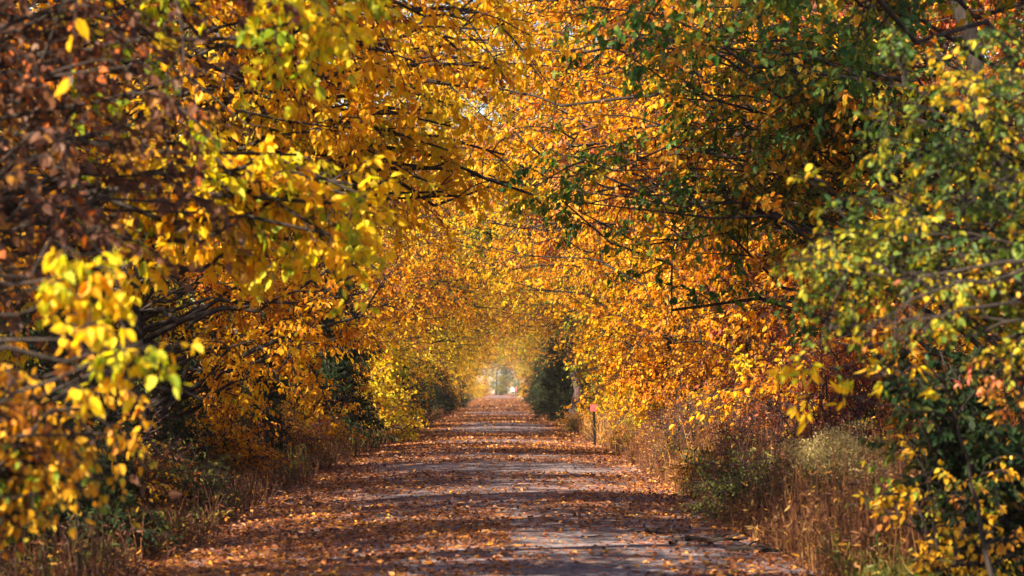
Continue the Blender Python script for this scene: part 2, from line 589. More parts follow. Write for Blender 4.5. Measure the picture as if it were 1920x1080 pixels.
def ground_z(x, y):
    bank = 0.10 * np.sin(x * 0.9 + y * 0.13) * np.clip((np.abs(x) - 3.2) / 3, 0, 1)
    return bank * (y < 345) - 0.02 + hump(y) * np.exp(-y / 200) * (np.abs(x) < 60)


xs = np.unique(np.concatenate([np.linspace(-900, -60, 13), np.linspace(-60, -12, 13), np.linspace(-12, 12, 49), np.linspace(12, 60, 13), np.linspace(60, 900, 13)]))
ys = np.unique(np.concatenate([np.linspace(-300, -30, 8), np.linspace(-30, 130, 321), np.linspace(130, 400, 91), np.linspace(400, 1600, 20)]))
tag(link('ground', grid_mesh('ground', xs, ys, ground_z, ground_material())), kind='structure')
ys = np.unique(np.concatenate([np.linspace(-25, 110, 541), np.linspace(110, 640, 266)]))
tag(link('trail', grid_mesh('trail', np.linspace(-3.3, 2.9, 63), ys, lambda x, y: trail_z(x, y), trail_material(), lambda x, y: bands(x, y) * (0.75 + 0.2 * np.clip((y - 40) / 60, 0, 1)))), kind='structure')


# ---------------------------------------------------------------- fallen leaves lying on the trail and its edges
def scatter_leaves():
    rng = np.random.default_rng(5)
    P, T, S = [], [], []
    n = 150000
    x = np.concatenate([rng.uniform(-4.6, 4.2, n), rng.uniform(-3.0, 2.6, 45000)])
    y = np.concatenate([14 + 90 * rng.random(n) ** 1.7, 95 + 235 * rng.random(45000) ** 1.3])
    cov = np.where((x > TL - 0.4) & (x < TR + 0.4), bands(x, y), 0.75)
    k = rng.random(len(x)) < cov ** 1.5
    x, y = x[k], y[k]
    z = np.where((x > -3.3) & (x < 2.9), trail_z(x, y), ground_z(x, y)) + 0.008
    N = len(x)
    pos = np.stack([x, y, z], 1)
    a = rng.uniform(0, 2 * math.pi, N)
    d = np.stack([np.cos(a), np.sin(a), rng.uniform(-0.15, 0.55, N)], 1)
    nr = np.array([0, 0, 1.0]) + rng.normal(0, 0.45, (N, 3))
    tint = np.clip(0.50 + rng.normal(0, 0.19, N) + 0.1 * np.sin(x * 1.7 + y * 0.8) + np.where(rng.random(N) < 0.05, -0.45, 0) + np.where(rng.random(N) < 0.06, 0.4, 0), 0.01, 0.99)
    L = rng.uniform(0.022, 0.062, N) * np.clip(0.8 + y / 110, 1, 2.6)
    b = Buf()
    b.add(*leaf_quads(pos, d, nr, L, L * rng.uniform(0.5, 0.8, N), tint, rng, fold=0.45))
    tag(link('fallen_leaves', b.mesh('fallen leaves', M['litter'])), 'brown and orange fallen leaves strewn over the trail', 'leaf litter', kind='stuff')


scatter_leaves()

# ================================================================ TREES THAT STAND CLOSE TO THE CAMERA (each with its own shape)
# left side ----------------------------------------------------
hero('withered_tree', 101, (-4.6, 12.5, -0.05), [(-4.6, 12.5, -0.05), (-4.4, 12.4, 2.5), (-4.0, 12.6, 5.2)], 0.13,
     [(W(60, 90, 12.2), (0.7, 1.3, 0.5), 7, 0.05), (W(300, 100, 12.6), (0.7, 1.2, 0.45), 7, 0.05), (W(110, 330, 12.0), (0.5, 1.0, 0.45), 6, 0.0), (W(330, 300, 12.8), (0.4, 0.8, 0.28), 4, 0.08), (W(-10, 600, 11.5), (0.22, 0.6, 0.35), 5, 0.1)],
     (0.068, 0.045), 'brown', 'withered tree with dark brown leaves filling the upper left corner', nb=6, blen=0.6, nt=6, tlen=0.3, nl=6, droop=0.35, limb_k=0.7)
hero('elm_sapling', 102, (-3.3, 9.8, -0.05), [(-3.3, 9.8, -0.05), (-3.0, 9.9, 1.6), (-2.6, 10.0, 3.2)], 0.05,
     [(W(165, 500, 10.0), (0.08, 0.2, 0.10), 3, 0.2), (W(190, 590, 10.0), (0.08, 0.15, 0.08), 2, 0.2), (W(285, 645, 10.0), (0.05, 0.12, 0.04), 2, 0.0)],
     (0.070, 0.046), 'yellow', 'slender elm sapling with lemon-yellow bough hanging in front of dark left trunk', nb=4, blen=0.13, nt=3, tlen=0.12, nl=5, droop=0.55, span=0.14)
hero('russet_shrub', 103, (-2.95, 11.3, -0.05), [(-2.95, 11.3, -0.05), (-2.8, 11.3, 1.2)], 0.05,
     [(W(50, 720, 11.0), (0.26, 0.5, 0.14), 7, 0.2), (W(50, 850, 11.0), (0.28, 0.5, 0.14), 8, 0.0), (W(180, 790, 11.0), (0.14, 0.4, 0.12), 6, 0.0), (W(20, 930, 11.0), (0.2, 0.4, 0.08), 4, -0.05), (W(215, 700, 11.2), (0.08, 0.3, 0.08), 4, 0.25)],
     (0.053, 0.037), 'lowleft', 'shrub of drooping yellow and russet leaves at the lower left edge', 'shrub', wood='stem', leafy='foliage', nb=5, blen=0.26, nt=5, tlen=0.17, nl=5, droop=0.6, stems=True, arch=0.35)
hero('shaded_bush', 117, (-3.35, 19.5, -0.05), [(-3.35, 19.5, -0.05), (-3.3, 19.5, 0.9)], 0.04,
     [(W(150, 980, 19.5), (0.45, 0.5, 0.25), 14, 0.0), (W(60, 1040, 19), (0.4, 0.5, 0.2), 8, 0.0)],
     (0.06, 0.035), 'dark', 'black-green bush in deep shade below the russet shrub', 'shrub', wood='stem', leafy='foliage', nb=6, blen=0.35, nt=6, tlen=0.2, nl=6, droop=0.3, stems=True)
hero('yellow_tree', 104, (-4.9, 15.0, -0.05), [(-4.9, 15, -0.05), (-4.6, 15.2, 2.2), (-4.2, 15.2, 5.5)], 0.14,
     [(W(480, 330, 15.2), (0.40, 0.7, 0.22), 5, -0.05), (W(600, 340, 15.2), (0.35, 0.6, 0.22), 5, -0.05), (W(690, 390, 15.2), (0.22, 0.5, 0.16), 4, 0.0), (W(580, 440, 15.2), (0.30, 0.5, 0.08), 3, 0.0)],
     (0.092, 0.062), 'yellow', 'tree with a broad bough of large bright yellow leaves over the left trail edge', nb=6, blen=0.36, nt=5, tlen=0.24, nl=6, droop=0.45, rise=(-0.05, 0.25), span=0.4)
hero('greenish_yellow_tree', 105, (-4.6, 13.6, -0.05), [(-4.6, 13.6, -0.05), (-4.4, 13.6, 2.6), (-3.6, 13.6, 5.4)], 0.12,
     [(W(560, 40, 13.5), (0.40, 0.6, 0.25), 5, -0.22), (W(640, -20, 13.5), (0.3, 0.6, 0.2), 3, -0.15)],
     (0.085, 0.056), 'yellow', 'tree showing a blurred greenish-yellow bough at the top edge left of centre', nb=5, blen=0.36, nt=5, tlen=0.22, nl=6, droop=0.4, rise=(0.0, 0.3), span=0.4)
hero('spreading_tree', 106, (-4.95, 32, -0.05), [(-4.95, 32, -0.05), (-4.85, 32, 2.0), (-4.95, 32.2, 5.0), (-5.3, 32, 8.5)], 0.24,
     [(W(520, 500, 32), (0.7, 1.2, 0.4), 5, 0.1), (W(400, 440, 32), (1.0, 1.4, 0.6), 5, 0.05), (W(680, 520, 31), (0.8, 1.0, 0.4), 7, 0.0), (W(470, 660, 31.5), (0.7, 1.0, 0.4), 6, 0.15), (W(590, 640, 31), (0.5, 0.8, 0.4), 6, -0.05), (W(280, 250, 32), (1.6, 1.8, 1.2), 8, 0.0), (W(520, 180, 31), (1.4, 1.6, 1.2), 9, 0.0), (W(60, 480, 33), (1.0, 1.2, 1.2), 4, 0.1)],
     (0.085, 0.048), 'gold', 'dark-trunked spreading tree with bare black limbs and golden leaves on the left bank', nb=6, blen=0.7, nt=6, tlen=0.32, nl=7, droop=0.3, arch=0.02, rise=(0.15, 0.45), span=0.5, limb_k=1.15)
hero('arching_tree', 107, (-5.6, 25, -0.05), [(-5.6, 25, -0.05), (-5.3, 25, 2.8), (-4.3, 25.3, 5.6), (-3.2, 25.5, 7.6)], 0.17,
     [(W(720, 90, 25.5), (1.0, 1.2, 0.7), 9, 0.05), (W(860, 200, 26), (0.8, 1.2, 0.7), 8, 0.0), (W(760, 300, 26), (0.8, 1.2, 0.6), 8, 0.0), (W(620, 180, 25), (0.9, 1.0, 0.7), 6, 0.05), (W(920, 60, 26), (0.7, 1.2, 0.6), 6, 0.05), (W(960, 320, 27), (0.5, 0.9, 0.5), 4, 0.08)],
     (0.090, 0.056), 'gold', 'golden tree whose dark limbs arch down over the trail at top centre', nb=7, blen=0.7, nt=6, tlen=0.32, nl=8, droop=0.4, arch=0.12, rise=(-0.1, 0.2))
# right side ---------------------------------------------------
hero('dappled_tree', 108, (5.6, 24.5, -0.05), [(5.6, 24.5, -0.05), (5.3, 24.5, 2.6), (4.7, 24.6, 5.2), (4.0, 24.6, 8.0)], 0.18,
     [(W(1480, 160, 24.5), (1.0, 1.2, 0.8), 11, 0.02), (W(1280, 120, 24.5), (0.9, 1.2, 0.8), 9, 0.06), (W(1130, 60, 24.5), (0.8, 1.1, 0.6), 7, 0.12), (W(1290, 300, 24.5), (0.7, 1.0, 0.5), 6, 0.06), (W(1120, 300, 24.5), (0.5, 0.9, 0.4), 5, 0.03), (W(1050, 360, 24.5), (0.35, 0.5, 0.3), 6, 0.0), (W(1600, 60, 24.5), (1.0, 1.2, 0.8), 9, -0.05), (W(1400, 350, 24.5), (0.6, 1, 0.4), 4, 0.05)],
     (0.085, 0.055), 'green', 'tree of dark green leaves turning orange, reaching over the trail from upper right', nb=7, blen=0.6, nt=6, tlen=0.3, nl=7, droop=0.35, rise=(0.1, 0.5), limb_k=0.6)
hero('lime_tree', 109, (4.3, 13.4, -0.05), [(4.3, 13.4, -0.05), (4.1, 13.4, 1.6), (3.8, 13.4, 4.6)], 0.11,
     [(W(1800, 320, 13.4), (0.5, 0.8, 0.35), 9, -0.06), (W(1640, 380, 13.4), (0.4, 0.7, 0.35), 8, -0.10), (W(1560, 500, 13.2), (0.3, 0.6, 0.2), 6, -0.12), (W(1760, 480, 13.4), (0.5, 0.7, 0.3), 9, -0.03), (W(1850, 150, 13.4), (0.4, 0.7, 0.35), 6, -0.1), (W(1700, 200, 13.6), (0.4, 0.6, 0.3), 5, -0.15), (W(1880, 580, 13.0), (0.3, 0.5, 0.2), 4, 0.05)],
     (0.052, 0.033), 'lime', 'small-leaved lime green and yellow tree filling the right edge above the bare grey branch', nb=6, blen=0.42, nt=6, tlen=0.22, nl=7, droop=0.3, rise=(0.1, 0.5), limb_k=0.6)
hero('leafless_tree', 110, (3.55, 11.8, -0.05), [(3.55, 11.8, -0.05), (3.45, 11.8, 1.4), (3.2, 11.8, 3.4)], 0.07,
     [(W(1640, 600, 11.8), (0.06, 0.2, 0.03), 2, 0), (W(1720, 560, 11.8), (0.1, 0.2, 0.05), 1, 0), (W(1780, 640, 11.8), (0.1, 0.2, 0.05), 1, 0)],
     (0.05, 0.03), 'rust', 'leafless tree whose slanting dark branch crosses the right edge', nb=4, blen=0.3, nt=3, tlen=0.16, nl=1, keep=0.3, droop=0.1, arch=0.02, rise=(-0.4, -0.22), limb_k=0.9)
hero('sprig_sapling', 111, (2.95, 14.2, -0.05), [(2.95, 14.2, -0.05), (2.75, 14.2, 1.0), (2.55, 14.2, 1.7)], 0.022,
     [(W(1490, 690, 14.2), (0.09, 0.12, 0.05), 2, 0.15), (W(1500, 730, 14.2), (0.06, 0.1, 0.05), 1, 0.15), (W(1620, 710, 14.2), (0.08, 0.1, 0.06), 2, 0.05)],
     (0.105, 0.040), 'yellow', 'sapling with a sprig of long golden leaves beside the pale seed-head bush', nb=3, blen=0.14, nt=2, tlen=0.1, nl=3, droop=0.4, rise=(-0.1, 0.2))
hero('salmon_sapling', 112, (3.45, 13.2, -0.05), [(3.45, 13.2, -0.05), (3.2, 13.2, 1.0), (3.0, 13.2, 1.9)], 0.025,
     [(W(1850, 690, 13.2), (0.12, 0.12, 0.06), 3, 0.1), (W(1880, 760, 13.2), (0.08, 0.1, 0.06), 2, -0.2), (W(1810, 710, 13.2), (0.06, 0.1, 0.05), 2, 0.1)],
     (0.05, 0.024), 'pink', 'sapling with a few salmon-pink leaves against the dark green shrub', nb=3, blen=0.16, nt=2, tlen=0.1, nl=4, droop=0.3, rise=(0.1, 0.4))
hero('dark_shrub', 113, (3.35, 16.5, -0.05), [(3.35, 16.5, -0.05), (3.3, 16.5, 1.4)], 0.05,
     [(W(1780, 720, 16.2), (0.40, 0.5, 0.30), 13, 0.0), (W(1860, 840, 16.2), (0.35, 0.5, 0.30), 10, 0.0), (W(1760, 870, 16.0), (0.3, 0.4, 0.25), 8, 0.1)],
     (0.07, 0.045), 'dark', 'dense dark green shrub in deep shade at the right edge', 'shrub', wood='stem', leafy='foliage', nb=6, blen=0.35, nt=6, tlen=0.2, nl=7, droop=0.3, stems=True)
hero('yellow_leaved_shrub', 114, (2.95, 15.6, -0.05), [(2.95, 15.6, -0.05), (2.95, 15.6, 0.8)], 0.03,
     [(W(1730, 850, 15.6), (0.15, 0.25, 0.08), 4, 0.0), (W(1840, 890, 15.6), (0.22, 0.25, 0.1), 4, 0.05), (W(1690, 960, 15.6), (0.15, 0.25, 0.12), 3, 0.15), (W(1890, 990, 15.4), (0.15, 0.3, 0.12), 3, 0.05), (W(1720, 1050, 15.2), (0.12, 0.2, 0.08), 2, -0.1)],
     (0.055, 0.036), 'lowleft', 'low shrub with scattered yellow leaves in the lower right corner', 'shrub', wood='stem', leafy='foliage', nb=4, blen=0.22, nt=4, tlen=0.14, nl=5, keep=0.8, droop=0.4, stems=True)
hero('leaning_tree', 115, (3.45, 45, -0.05), [(3.45, 45, -0.05), (3.4, 45, 1.2), (3.2, 45, 2.2), (3.6, 45.2, 4.5), (3.9, 45.2, 7)], 0.12,
     [(W(1180, 590, 45), (0.9, 1.3, 0.5), 7, -0.05), (W(1330, 560, 45), (1.0, 1.3, 0.8), 9, 0.1), (W(1300, 690, 45), (0.8, 1.2, 0.5), 8, 0.15), (W(1180, 690, 45), (0.6, 1.0, 0.4), 6, 0.0), (W(1250, 440, 45), (1.3, 1.6, 0.9), 9, 0.0), (W(1430, 420, 45), (1.2, 1.6, 1.0), 8, 0.1), (W(1200, 300, 45), (1.4, 1.6, 1.2), 8, 0.0)],
     (0.085, 0.052), 'gold', 'amber tree with a crooked dark trunk leaning behind the right-hand weeds', nb=7, blen=0.8, nt=6, tlen=0.36, nl=8, droop=0.3)
hero('purple_twig_shrub', 116, (3.9, 27, -0.05), [(3.9, 27, -0.05), (3.9, 27, 1.6)], 0.04,
     [(W(1540, 680, 27), (0.5, 0.6, 0.45), 12, 0.2), (W(1520, 780, 27), (0.4, 0.5, 0.3), 10, 0.3), (W(1640, 700, 27), (0.4, 0.5, 0.4), 8, 0.1)],
     (0.06, 0.032), 'red', 'half bare shrub of purplish twigs and red leaves behind the pale seed heads', 'shrub', wood='stem', leafy='foliage', bark='twig', nb=7, blen=0.45, nt=6, tlen=0.25, nl=4, keep=0.55, stems=True, twig_r=0.005)

# ================================================================ REPEATED TREES, SHRUBS AND CEDARS
def proto_tree(seed, H, lean, leaf, **kw):
    rng = np.random.default_rng(seed)
    tr = [(0, 0, 0), (lean * 0.15, 0, H * 0.3), (lean * 0.45, rng.normal(0, 0.2), H * 0.6), (lean * 0.7, rng.normal(0, 0.3), H)]
    bo = [((lean * 0.6, 0, H * 0.82), (2.6, 2.8, H * 0.2), 11, 0.0),
          ((lean * 0.8 + 1.9, 0.3, H * 0.56), (1.9, 2.4, 1.2), 9, 0.0),
          ((lean * 0.9 + 3.2, -0.4, H * 0.50), (1.3, 2.2, 0.8), 6, 0.03),
          ((lean + 3.4, 0.2, H * 0.74), (1.7, 2.4, 1.3), 8, 0.0),
          ((lean + 3.6, 0.6, H * 0.44), (1.2, 2.0, 0.5), 4, 0.0),
          ((1.6, 0.2, H * 0.30), (1.5, 2.2, 1.1), 9, 0.0),
          ((1.1, -0.2, H * 0.14), (1.1, 1.9, 0.9), 7, 0.05),
          ((-1.5, 0, H * 0.55), (1.6, 2.2, H * 0.22), 5, 0.0),
          ((-1.2, 0, H * 0.25), (1.4, 2.0, H * 0.14), 4, 0.05)]
    w, c = grow(seed, tr, 0.012 * H + 0.03, bo, leaf, nb=7, blen=0.95, nt=7, tlen=0.42, nl=7, droop=0.3, rise=(0.0, 0.45), twig_r=0.005, wood_sides=5, limb_k=0.75, **kw)
    return w.mesh('tree wood', M['bark'], True), c.mesh('tree leaf', M['gold'])


TREES = [proto_tree(201, 11.5, 1.2, (0.095, 0.056)), proto_tree(202, 9.8, 0.9, (0.085, 0.055)), proto_tree(203, 12.5, 1.6, (0.10, 0.058)),
         proto_tree(204, 10.5, 1.4, (0.09, 0.06)), proto_tree(205, 9.0, 0.6, (0.085, 0.048), keep=0.5)]


def proto_arch(seed):
    tr = [(0, 0, 0), (0.3, 0, 3.5), (1.4, 0.1, 7.0), (2.6, 0.1, 11.5)]
    bo = [((4.6, 0, 5.6), (1.5, 2.4, 0.8), 9, 0.0), ((5.2, 0.3, 7.6), (1.8, 2.4, 1.2), 11, 0.0), ((4.6, -0.3, 10.0), (2.2, 2.4, 1.5), 12, 0.0), ((2.0, 0, 11.0), (2.0, 2.0, 1.5), 7, 0.0), ((2.2, 0, 4.0), (1.4, 2.0, 0.9), 6, 0.03)]
    w, c = grow(seed, tr, 0.17, bo, (0.092, 0.056), nb=7, blen=0.95, nt=7, tlen=0.42, nl=7, droop=0.3, rise=(0.0, 0.35), twig_r=0.005, wood_sides=5, limb_k=0.75, keep=0.8)
    return w.mesh('tree wood', M['bark'], True), c.mesh('tree leaf', M['gold'])


ARCH = [proto_arch(211), proto_arch(212)]


def proto_shrub(seed, H, leaf, keep=1.0, wide=1.0):
    bo = [((0, 0, H * 0.72), (0.7 * wide, 0.8 * wide, H * 0.3), 14, 0.0), ((0.3, 0, H * 0.4), (0.9 * wide, 0.9 * wide, H * 0.25), 9, 0.05), ((0.2, 0.1, H * 0.18), (0.8 * wide, 0.8 * wide, H * 0.12), 6, 0.1)]
    w, c = grow(seed, [(0, 0, 0), (0, 0, H)], 0.04, bo, leaf, nb=6, blen=0.5, nt=6, tlen=0.28, nl=6, droop=0.25, stems=True, keep=keep, wood_sides=4)
    return w.mesh('shrub wood', M['twig'], True), c.mesh('shrub leaf', M['gold'])


SHRUBS = [proto_shrub(301, 2.2, (0.075, 0.045)), proto_shrub(302, 1.6, (0.065, 0.04)), proto_shrub(303, 2.6, (0.08, 0.05), 0.7), proto_shrub(304, 1.3, (0.06, 0.035), 0.5, 1.2), proto_shrub(305, 2.0, (0.06, 0.03), 0.15)]


def proto_cedar(seed, H, wd):
    rng0 = np.random.default_rng(seed)
    bo = []
    for k in range(9):
        f = (k + 0.5) / 9
        r = wd * (1 - f) ** 0.75 + 0.08
        r *= rng0.uniform(0.75, 1.25)
        bo.append(((rng0.normal(0, 0.08), rng0.normal(0, 0.08), H * (0.06 + 0.9 * f)), (r, r, H * 0.06), int(9 - 5 * f), rng0.normal(0, 0.1)))
    w, c = grow(seed, [(0, 0, 0), (0, 0, H * 0.5), (0.05, 0.02, H)], 0.10, bo, (0.10, 0.030), nb=9, blen=0.38 * wd + 0.1, nt=8, tlen=0.22, nl=9, droop=0.15, rise=(0.1, 0.35), up=0.3, wood_sides=5)
    return w.mesh('cedar wood', M['redbark'], True), c.mesh('cedar spray', M['cedar'])


CEDARS = [proto_cedar(401, 4.2, 1.15), proto_cedar(402, 5.2, 1.0)]

# mid-distance and far trees in two rows on each bank
mats_left = ['gold', 'gold', 'yellow', 'orange', 'gold', 'yellow']
mats_right = ['gold', 'rust', 'gold', 'yellow', 'rust', 'orange', 'gold', 'lime']
colour_word = {'gold': 'golden', 'yellow': 'bright yellow', 'orange': 'orange', 'rust': 'rusty brown', 'green': 'dark green', 'lime': 'lime green'}
size_word = ['tall', 'bushy', 'broad', 'arching', 'thin-leaved']


def where(d):
    return ('in the near part of the tunnel' if d < 58 else 'about level with the small red sign' if d < 78 else 'beyond the small red sign' if d < 150 else 'near the bright far end')


def row(side, x0, y0, y1, step0, grow_by, mats, rowname, seed, jx=0.5, thin=False):
    rng = np.random.default_rng(seed)
    y = y0
    k = 0
    while y < y1:
        i = int(rng.integers(len(TREES)))
        mt = mats[k % len(mats)]
        sgn = -1 if side == 'left' else 1
        x = sgn * (x0 + rng.uniform(-jx, jx))
        rot = (0 if side == 'left' else math.pi) + rng.uniform(-0.6, 0.6)
        sc = rng.uniform(0.85, 1.15)
        lab = f'{size_word[i]} {colour_word[mt]} tree {rowname} {side} bank, {where(y)}'
        plant('autumn_tree', TREES[i], (x, y + rng.uniform(-0.8, 0.8), -0.08), lab, 'tree', M[mt], f'{colour_word[mt]} trees {rowname} {side} bank', rot, sc)
        y += step0 + grow_by * y
        k += 1


row('left', 5.1, 63, 322, 2.6, 0.042, mats_left, 'on the', 21)
row('left', 6.4, 37, 44, 5.5, 0.0, ['gold', 'orange', 'yellow'], 'on the', 26, 0.3)
row('right', 5.0, 33, 76, 3.0, 0.045, mats_right, 'on the', 22)
row('right', 5.4, 80, 322, 3.0, 0.042, mats_right, 'on the', 27)
row('left', 9.5, 24, 200, 4.0, 0.06, ['gold', 'orange', 'green', 'gold'], 'back from the', 23, 1.2)
row('right', 9.0, 27, 240, 3.0, 0.05, ['orange', 'gold', 'rust', 'gold'], 'back from the', 24, 1.2)
row('right', 13.5, 40, 200, 4.5, 0.06, ['gold', 'orange', 'rust'], 'far behind the', 25, 1.5)
for k, (x, y, mt, lab) in enumerate(((6.6, 57, 'gold', 'lofty golden tree on the right bank closing the canopy at top centre'), (-6.8, 92, 'gold', 'lofty golden tree on the left closing the canopy across from the cedars'), (6.8, 112, 'yellow', 'lofty yellow tree rising behind the right-hand cedars'), (-6.8, 134, 'gold', 'lofty golden tree deepest on the left bank'), (-5.3, 43, 'gold', 'golden tree arching overhead nearest beyond the black-limbed tree'), (5.6, 50, 'gold', 'golden tree arching overhead from the right bank, just short of the red sign'), (5.5, 38, 'gold', 'golden tree arching overhead behind the dark green dappled tree'), (-5.4, 71, 'gold', 'golden tree arching overhead past the yellow one on the left bank'), (-5.3, 60, 'yellow', 'bright yellow tree arching overhead from the left bank, level with the red sign'),
                                      (5.5, 68, 'gold', 'golden tree arching overhead from the right bank, just past the red sign'), (-5.2, 80, 'gold', 'golden tree arching overhead from the left, across from the cedars'), (5.4, 98, 'yellow', 'yellow tree arching overhead from behind the right-hand cedars'), (-5.2, 118, 'yellow', 'yellow tree arching overhead deep in the tunnel from the left'), (-5.0, 146, 'green', 'dark green tree arching overhead deep in the tunnel above the far opening'), (5.3, 170, 'green', 'farthest dark green tree arching overhead, right above the far opening'), (-5.0, 205, 'green', 'dark green tree arching overhead close to the bright far end, left bank'), (5.2, 235, 'green', 'dark green tree arching overhead close to the bright far end, right bank'))):
    plant('arching_tree', ARCH[k % 2], (x, y, -0.08), lab, 'tree', M[mt], 'trees arching right over the trail', (0 if x < 0 else math.pi) + 0.2 * math.sin(k * 2.3), 1.4 if lab.startswith('lofty') else 1.0)
# mostly unseen trees added beside and behind the camera to shade the near trail
for x, y in ((-5.9, 10.5), (-6.0, 14.0), (-5.9, 17.5), (-6.3, 22.0), (-6.4, 3.5), (5.8, 4.0), (-6.0, -3.0)):
    plant('arching_tree', ARCH[0], (x, y, -0.08), 'golden tree arching overhead at the photographer\'s end of the trail', 'tree', M['gold'], 'trees at the near end of the trail', 0 if x < 0 else math.pi, 1.12)
for x, y, i, mt in ((7.6, 31, 2, 'gold'), (9.0, 37, 0, 'gold'), (-8.6, 9, 0, 'gold'), (-8.4, 13.5, 2, 'gold'), (-8.0, 19, 0, 'orange'), (-5.2, 19, 3, 'gold'), (-7.6, 25.5, 2, 'orange'), (-7.9, 30.5, 0, 'gold'), (9.8, 30, 2, 'rust'), (-6.0, -13, 1, 'gold'), (6.2, 18.5, 3, 'green')):  # several left-hand ones added for their shade on trail and verge
    plant('autumn_tree', TREES[i], (x, y, -0.08), f'{colour_word[mt]} tree standing beside the photographer\'s end of the trail', 'tree', M[mt], 'trees at the near end of the trail', 0 if (x < 0) != (x < -7.5) else math.pi, 1.0)

# shrubs lining both edges
def shrub_row(side, y0, y1, step0, grow_by, kinds, seed, xo):
    rng = np.random.default_rng(seed)
    y, k = y0, 0
    while y < y1:
        i, mt, word = kinds[int(rng.integers(len(kinds)))]
        x = (-1 if side == 'left' else 1) * (xo + rng.uniform(0, 1.3))
        lab = f'{word} shrub along the {side} trail edge, {where(y)}'
        plant('roadside_shrub', SHRUBS[i], (x, y, -0.06), lab, 'shrub', M[mt], f'{word} shrubs on the {side} edge', rng.uniform(0, 6.28), rng.uniform(0.75, 1.15), wood='stem', leafy='foliage')
        y += step0 + grow_by * y
        k += 1


shrub_row('left', 34, 310, 1.1, 0.035, [(0, 'yellow', 'bright yellow'), (3, 'rust', 'sparse rusty'), (1, 'gold', 'small golden'), (4, 'rust', 'bare twiggy'), (1, 'dark', 'small dark green')], 31, 3.7)
shrub_row('left', 60, 310, 2.0, 0.04, [(4, 'rust', 'bare twiggy'), (3, 'dark', 'dark straggling'), (2, 'dark', 'tall dark')], 35, 3.4)
shrub_row('right', 30, 300, 1.2, 0.035, [(0, 'orange', 'orange'), (2, 'gold', 'tall golden'), (1, 'gold', 'small golden'), (3, 'rust', 'sparse rusty'), (1, 'yellow', 'bright yellow')], 32, 3.7)
shrub_row('left', 19, 36, 2.0, 0.0, [(1, 'dark', 'small dark green'), (3, 'rust', 'sparse rusty'), (3, 'dark', 'dark straggling')], 33, 4.0)

for k, (x, y, sc) in enumerate(((-3.6, 63, 1.3), (-3.5, 68, 1.5), (-4.0, 73, 1.5), (-3.3, 60, 0.9))):
    plant('roadside_shrub', SHRUBS[0], (x, y, -0.06), 'glowing yellow shrub just past the larger left-bank cedar', 'shrub', M['yellow'], 'glowing yellow shrubs past the left cedar', k * 1.3, sc, wood='stem', leafy='foliage')
for k, (x, y, sc, mt) in enumerate(((3.0, 41, 0.62, 'gold'), (3.5, 44, 0.85, 'yellow'), (2.95, 48, 0.6, 'gold'), (3.4, 51, 0.9, 'gold'), (2.95, 55, 0.6, 'yellow'), (3.3, 63, 0.85, 'gold'), (2.9, 67, 0.6, 'yellow'), (3.4, 37, 0.8, 'gold'), (3.1, 72, 0.8, 'gold'))):
    plant('golden_bush', SHRUBS[1], (x, y, -0.06), f'low {colour_word[mt]} bush glowing in the right-hand weeds near the red sign', 'shrub', M[mt], f'low {colour_word[mt]} bushes in the right-hand weeds', k * 1.9, sc, wood='stem', leafy='foliage')
rv = np.random.default_rng(91)
for side, n, xa, xb in (('right', 46, 2.55, 4.0), ('left', 30, -4.2, -3.0)):
    for k in range(n):
        y = 24 + 58 * rv.random() ** 1.2
        if side == 'right' and 45 < y < 61:
            continue
        i, mt, word = [(3, 'rust', 'straggling rusty'), (3, 'gold', 'straggling golden'), (4, 'rust', 'bare twiggy'), (3, 'grass', 'straggling green'), (4, 'red', 'bare reddish')][int(rv.integers(5))]
        plant('verge_bramble', SHRUBS[i], (rv.uniform(xa, xb), y, -0.05), f'{word} bramble among the {side}-hand weeds', 'bramble', M[mt], f'{word} brambles on the {side} verge', rv.uniform(0, 6.28), rv.uniform(0.45, 0.85), wood='stem', leafy='foliage')

for k, (x, y, sc) in enumerate(((-4.6, 25, 0.75), (-5.3, 27.5, 1.0), (-4.9, 30, 0.8), (-5.8, 33.5, 1.1), (-6.6, 29, 1.2), (-5.3, 36, 1.0), (-4.5, 38, 0.8))):  # dark foliage stands in for the deep shade under the left-hand trees
    plant('shade_bush', SHRUBS[2], (x, y, -0.06), 'black-green bush added to darken the shade round the foot of the black-limbed tree', 'shrub', M['dark'], 'dark bushes added for shade round the black-limbed tree', k * 1.7, sc, wood='stem', leafy='foliage')
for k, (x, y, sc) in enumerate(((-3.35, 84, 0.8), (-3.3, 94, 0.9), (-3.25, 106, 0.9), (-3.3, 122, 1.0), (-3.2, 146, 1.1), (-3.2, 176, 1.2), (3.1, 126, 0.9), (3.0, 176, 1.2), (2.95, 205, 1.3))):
    plant('shade_bush', SHRUBS[2], (x, y, -0.06), f'dark brush at the {"left" if x < 0 else "right"} trail edge deep in the tunnel', 'shrub', M['dark'], f'dark brush deep in the tunnel, {"left" if x < 0 else "right"} edge', k * 2.1, sc, wood='stem', leafy='foliage')

